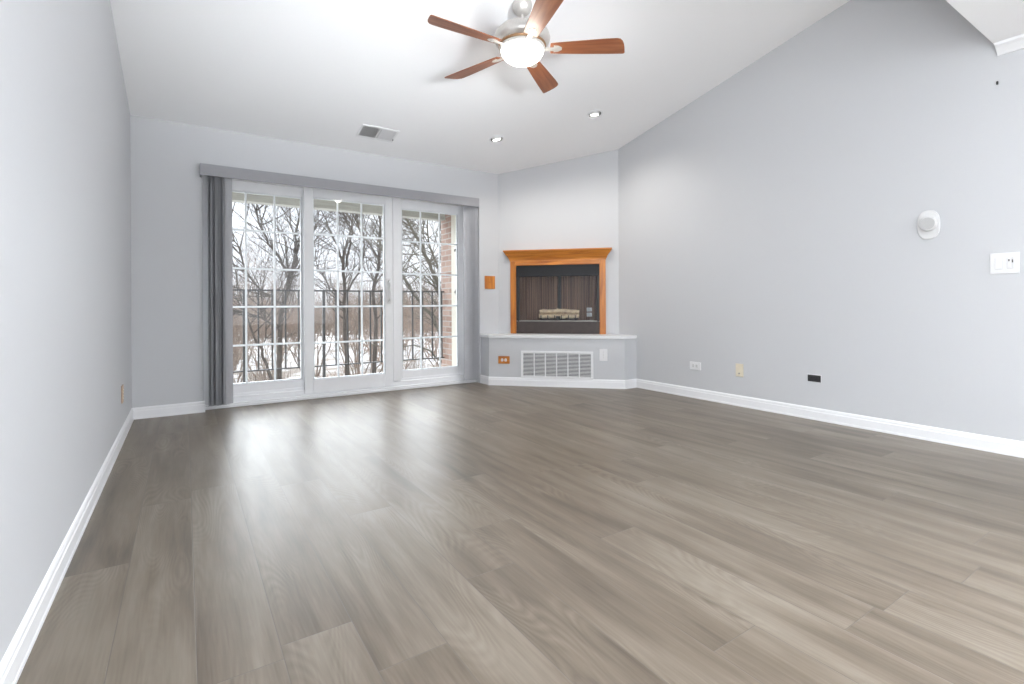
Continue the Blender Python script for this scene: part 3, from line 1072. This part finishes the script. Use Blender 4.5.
def make_blade(ang):
    # outline of a blade in its own frame, x outward
    out = [(0.185, -0.044), (0.24, -0.050), (0.40, -0.060), (0.54, -0.068), (0.605, -0.069), (0.627, -0.063), (0.643, -0.046), (0.655, -0.020), (0.664, 0.015), (0.670, 0.048),
           (0.672, 0.060), (0.667, 0.067), (0.655, 0.069), (0.56, 0.066), (0.40, 0.059), (0.24, 0.050), (0.185, 0.044), (0.180, 0.0)]
    b = MB().prism(out, -0.003, 0.003, 'xy').build('blade', 'blade', fan, bevel=0.0015)
    b.matrix_local = Matrix.Rotation(ang, 4, 'Z') @ Matrix.Translation((0, 0, 0.014)) @ Matrix.Rotation(R(-12), 4, 'X') @ Matrix.Diagonal((1.02, 1.04, 1, 1))
    k = MB()
    k.box((0.125, -0.014, -0.010), (0.235, 0.014, -0.003))
    k.prism([(0.205, -0.030), (0.235, -0.026), (0.258, -0.010), (0.258, 0.010), (0.235, 0.026), (0.205, 0.030)], -0.0065, -0.0031, 'xy')
    for y in (-0.016, 0.016):
        k.lathe([(0.004, -0.0095), (0.004, -0.006)], 8, mat=T(0.226, y, 0))
    k.build('blade_bracket', 'nickel', b, bevel=0.001)


for i in range(5):
    make_blade(3.133 - i * 2 * math.pi / 5)
point('fan_bulb_glow', (FX, FY, FZ - 0.13), 3.0, (1.0, 0.93, 0.84), 0.06)

# ------------------------------------------------------------------ balcony
struct(MB().box((-1.2, YB + 0.2, -0.14), (3.40, 6.38, -0.02)).build('floor_balcony', 'deck'))
struct(MB().box((-1.2, YB + 0.2, 2.36), (3.40, 6.38, 2.48)).build('ceiling_balcony', 'soffit_out'))
bm_ = MB().box((-1.2, 6.24, 2.065), (3.0, 6.38, 2.36)).box((-1.2, 6.225, 2.18), (3.0, 6.24, 2.36)).build('trim_2', 'beam', bevel=0.004)
struct(bm_, 'weathered beige beam along the balcony edge')
struct(MB().box((3.0, YB + 0.2, -0.14), (3.40, 6.06, 2.36)).build('wall_balcony', 'cream'))
pier = MB().box((3.0, 6.06, -3.0), (3.40, 6.38, 2.36)).build('wall_brick_pier', 'brick')
struct(pier)
struct(MB().box((-1.3, YB + 0.2, -0.14), (-1.2, 6.5, 2.36)).build('wall_balcony_left', 'cream'))

rl = thing('balcony_railing', 'dark iron railing with upright bars along the balcony edge', 'railing', (-1.2, 6.30, -0.02))
RL = 3.0 + 1.2
MB().box((0, -0.018, 1.090), (RL, 0.018, 1.108)).build('top_rail', 'iron', rl)
MB().box((0, -0.012, 0.186), (RL, 0.012, 0.200)).build('bottom_rail', 'iron', rl)
nb = int(RL / 0.142)
for i in range(nb + 1):
    x = 0.049 + i * 0.142
    if x > RL - 0.02:
        break
    w = 0.008 if i % 6 else 0.015
    MB().box((x - w, -w, 0.0 if i % 6 == 0 else 0.2), (x + w, w, 1.09)).build('post' if i % 6 == 0 else 'baluster', 'iron', rl)
# little fittings on the cream wall of the balcony
for z, lab in ((1.62, 'small metal bracket upper on cream balcony wall'), (1.07, 'small metal bracket lower on cream balcony wall')):
    o = MB().box((-0.012, -0.02, -0.045), (0, 0.02, 0.045)).box((-0.03, -0.006, -0.02), (-0.012, 0.006, 0.02)).build('wall_bracket', 'steel', loc=(2.9995, 5.92, z), bevel=0.002)
    tag(o, lab, 'bracket')
ob = thing('outdoor_outlet', 'grey covered outdoor outlet low on cream balcony wall', 'outlet', (2.9995, 5.80, 0.26))
MB().box((-0.035, -0.04, -0.06), (0, 0.04, 0.06)).build('outlet_box', 'duct', ob, bevel=0.004)
MB().box((-0.042, -0.036, -0.055), (-0.035, 0.036, 0.055)).build('flap_cover', 'recept', ob, bevel=0.003)

# ------------------------------------------------------------------ outdoors
GZ = -2.9
struct(MB().box((-60, YB + 1.8, GZ - 0.3), (140, 190, GZ)).build('ground', 'snow'))


def at(px, py, Y):
    """The point at depth Y that lies in this direction from the viewer."""
    d = _f + (px - 512) / F_PX * _r + (HOR_Y - py) / F_PX * _u
    return Vector((0, 0, EYE)) + d * (Y / d.y)


def grow(mb, p, d, L, r_, depth, rg, seg=4, up=0.25, spread=0.8, kids=(3, 5)):
    """Recursive bare branch."""
    n_ = 4 if depth > 0 else 3
    pts, rad = [p.copy()], [r_]
    q = p.copy()
    for i in range(n_):
        d = (d + Vector((rg.gauss(0, .16), rg.gauss(0, .16), rg.gauss(0, .12) + up * 0.18))).normalized()
        q = q + d * (L / n_)
        pts.append(q.copy())
        rad.append(r_ * (1 - 0.72 * (i + 1) / n_))
    mb.tube(pts, rad, seg if depth > 1 else 3, caps=False)
    if depth <= 0:
        return
    for j in range(rg.randint(*kids)):
        t_ = rg.uniform(0.25, 1.0)
        i = min(int(t_ * n_), n_ - 1)
        base = pts[i].lerp(pts[i + 1], t_ * n_ - i)
        ax = Vector((rg.gauss(0, 1), rg.gauss(0, 1), rg.gauss(0, 0.6)))
        nd = (d + ax * spread * 0.6).normalized()
        grow(mb, base, nd, L * rg.uniform(0.42, 0.70), max(r_ * (1 - 0.6 * t_) * 0.55, 0.003), depth - 1, rg, seg, up, spread, kids)


def limb_tree(name, label, limbs, seed, mat, extra=(3, 2), group='bare trees beyond the balcony'):
    """limbs: lists of (px, py, Y, radius); each also throws side branches."""
    rg = random.Random(seed)
    k = MB()
    first = None
    for lm in limbs:
        P = [at(a, b, c) for a, b, c, _ in lm]
        if first is None:
            P[0].z = GZ
            first = P[0].copy()
        rad = [q_[3] * 0.48 for q_ in lm]
        # smooth the polyline a little
        pts, rr = [], []
        for i in range(len(P) - 1):
            for s_ in range(3):
                t_ = s_ / 3
                pts.append(P[i].lerp(P[i + 1], t_) + (Vector((rg.gauss(0, .02), rg.gauss(0, .02), 0)) if s_ else Vector((0, 0, 0))))
                rr.append(rad[i] * (1 - t_) + rad[i + 1] * t_)
        pts.append(P[-1])
        rr.append(rad[-1])
        k.tube(pts, rr, 7, caps=False)
        for i in range(2, len(pts)):
            if pts[i].z < 0.2:
                continue
            for _ in range(rg.randint(1, extra[1] + 1)):
                d = (pts[i] - pts[i - 1]).normalized()
                ax = Vector((rg.gauss(0, 1), rg.gauss(0, 0.7), rg.gauss(0.2, .6)))
                grow(k, pts[i], (d + ax * 0.75).normalized(), rg.uniform(0.7, 1.8), max(0.012, rr[i] * rg.uniform(0.25, 0.45)), extra[0] - 1, rg)
        d = (pts[-1] - pts[-3]).normalized()
        grow(k, pts[-1], d, rg.uniform(1.2, 2.0), rr[-1], extra[0] - 1, rg)
    for v in k.bm.verts:
        v.co -= first
    o = k.build(name, mat, loc=first)
    return tag(o, label, 'tree', group)


limb_tree('bare_tree', 'large bare tree leaning left just behind the brick pier', [
    [(452, 440, 10.6, .16), (448, 372, 10.6, .14), (444, 335, 10.6, .125), (441, 300, 10.5, .105), (438, 283, 10.4, .095)],
    [(438, 283, 10.4, .085), (430, 262, 10.2, .075), (419, 241, 10.0, .065), (407, 220, 9.8, .055), (397, 203, 9.6, .04)],
    [(438, 283, 10.4, .06), (436, 262, 10.6, .05), (428, 236, 10.8, .04), (428, 212, 11.0, .028)],
    [(441, 300, 10.5, .05), (445, 268, 10.8, .04), (440, 240, 11, .03), (442, 214, 11.2, .022)],
    [(446, 345, 10.6, .075), (434, 322, 10.3, .065), (418, 300, 10.0, .055), (404, 278, 9.8, .045), (392, 258, 9.6, .032)],
    [(447, 368, 10.6, .06), (432, 352, 10.4, .045), (414, 345, 10.2, .03), (402, 347, 10.0, .02)],
], 11, 'bark_pale', (3, 2))
limb_tree('bare_tree', 'slim bare tree with forked trunk seen through middle door panel', [
    [(350, 430, 14, .15), (347, 372, 14, .13), (345, 320, 14, .11), (345, 296, 14, .10), (343, 272, 14, .09)],
    [(343, 272, 14, .07), (339, 252, 14, .06), (331, 232, 14, .045), (322, 212, 14, .03)],
    [(343, 272, 14, .07), (349, 250, 13.8, .06), (353, 232, 13.6, .05), (346, 220, 13.5, .035), (342, 205, 13.4, .025)],
    [(345, 296, 14, .06), (358, 274, 14.4, .05), (365, 250, 14.8, .04), (362, 228, 15, .028)],
    [(345, 310, 14, .05), (330, 290, 14.4, .04), (318, 268, 14.6, .03), (315, 245, 14.8, .02)],
], 12, 'bark', (3, 2))
limb_tree('bare_tree', 'bare tree with upward sweeping limbs beside the door handle', [
    [(372, 430, 12, .13), (374, 372, 12, .11), (376, 320, 12, .095), (373, 292, 12, .085), (379, 262, 12, .075)],
    [(379, 262, 12, .06), (383, 246, 12, .05), (388, 228, 12, .04), (392, 208, 12, .028)],
    [(379, 262, 12, .055), (371, 246, 11.8, .045), (360, 232, 11.6, .035), (352, 214, 11.4, .022)],
    [(373, 292, 12, .05), (381, 276, 12.4, .04), (390, 262, 12.6, .03), (397, 240, 12.8, .02)],
], 13, 'bark', (3, 2))
limb_tree('bare_tree', 'wide bare tree with twisting limbs behind left door panel', [
    [(279, 440, 12, .14), (279, 372, 12, .12), (280, 340, 12, .105), (283, 305, 12, .095), (291, 278, 12, .085)],
    [(291, 278, 12, .07), (297, 258, 12, .06), (295, 236, 12, .05), (300, 208, 12, .035)],
    [(291, 278, 12, .065), (280, 258, 11.8, .055), (268, 244, 11.6, .045), (260, 226, 11.5, .038), (257, 203, 11.4, .025)],
    [(283, 305, 12, .055), (262, 292, 11.6, .045), (247, 272, 11.4, .036), (240, 248, 11.3, .028), (228, 228, 11.2, .02)],
    [(280, 330, 12, .05), (262, 318, 11.8, .04), (244, 312, 11.6, .03), (228, 314, 11.5, .02)],
    [(291, 278, 12, .05), (302, 262, 12.4, .04), (312, 240, 12.8, .03), (318, 214, 13, .02)],
], 14, 'bark', (3, 2))
limb_tree('bare_tree', 'thin leaning bare tree low behind left door panel', [
    [(276, 440, 11, .075), (271, 378, 11, .065), (262, 356, 11, .055), (253, 334, 11, .045), (243, 305, 11, .03)],
    [(262, 356, 11, .04), (266, 330, 11.2, .03), (262, 300, 11.4, .02)],
], 15, 'bark', (3, 2))


# thickets: three kinds, each then repeated further off
def thicket(seed, hgt, mat, stems=9):
    rg = random.Random(seed)
    k = MB()
    for i in range(stems):
        a = rg.uniform(0, 2 * math.pi)
        b = Vector((math.cos(a), math.sin(a), 0)) * rg.uniform(0, 0.5)
        d = Vector((math.cos(a) * rg.uniform(.1, .55), math.sin(a) * rg.uniform(.1, .55), 1)).normalized()
        grow(k, b, d, hgt * rg.uniform(0.55, 0.8), 0.035, 3, rg, 3, 0.35, 0.9, (4, 6))
    return k.build('bare_thicket', mat)


protos = [thicket(21, 4.6, 'twig'), thicket(22, 3.9, 'twig_red'), thicket(23, 5.4, 'twig')]
spots = []
rg = random.Random(8)
tries = 0
while len(spots) < 56 and tries < 4000:
    tries += 1
    Y = 21 + 32 * rg.random()
    X = Y * rg.uniform(-0.25, 0.62)
    if all((X - a) ** 2 + (Y - b) ** 2 > 7.5 for a, b in spots):
        spots.append((X, Y))
near = len(spots)
while len(spots) < near + 9 and tries < 9000:
    tries += 1
    Y = rg.uniform(13.5, 22)
    X = Y * rg.uniform(0.05, 0.60)
    if all((X - a) ** 2 + (Y - b) ** 2 > 2.2 for a, b in spots):
        spots.append((X, Y))
for i, (X, Y) in enumerate(spots):
    pr_ = protos[i % 3]
    if i < 3:
        o = pr_
    else:
        o = pr_.copy()
        COL.objects.link(o)
    o.location = (X, Y, GZ)
    o.rotation_euler = (0, 0, rg.uniform(0, 6.28))
    s_ = rg.uniform(0.9, 1.4) if i < near else rg.uniform(0.36, 0.62)
    o.scale = (s_, s_, s_)
    tone = 'russet brown' if i % 3 == 1 else 'tan grey'
    if i < near:
        tag(o, 'tall ' + tone + ' leafless thicket far off in the snowy woods', 'tree', tone + ' thickets in the far woods')
    else:
        tag(o, 'low ' + tone + ' brush on the snow not far below the balcony', 'bush', tone + ' brush below the balcony')

# far band of woods
rg = random.Random(33)
k = MB()
for i in range(3500):
    Y = rg.uniform(62, 104)
    X = Y * rg.uniform(-0.5, 0.72)
    b = Vector((X, Y, GZ))
    hgt = rg.uniform(3.0, 7.5) * (0.8 + 0.35 * math.sin(X * 0.21 + 1.0) + 0.2 * math.sin(X * 0.63))
    tip = b + Vector((rg.gauss(0, 1.2), rg.gauss(0, 1.2), hgt))
    midp = b.lerp(tip, 0.5) + Vector((rg.gauss(0, .4), rg.gauss(0, .4), 0))
    k.tube([b, midp, tip], [0.10, 0.065, 0.018], 3, caps=False)
fw_ = k.build('far_woods', 'far_twig')
fw_['kind'] = 'stuff'
tag(fw_, 'hazy brown band of leafless woods along the horizon', 'woods')

bpy.context.view_layer.update()
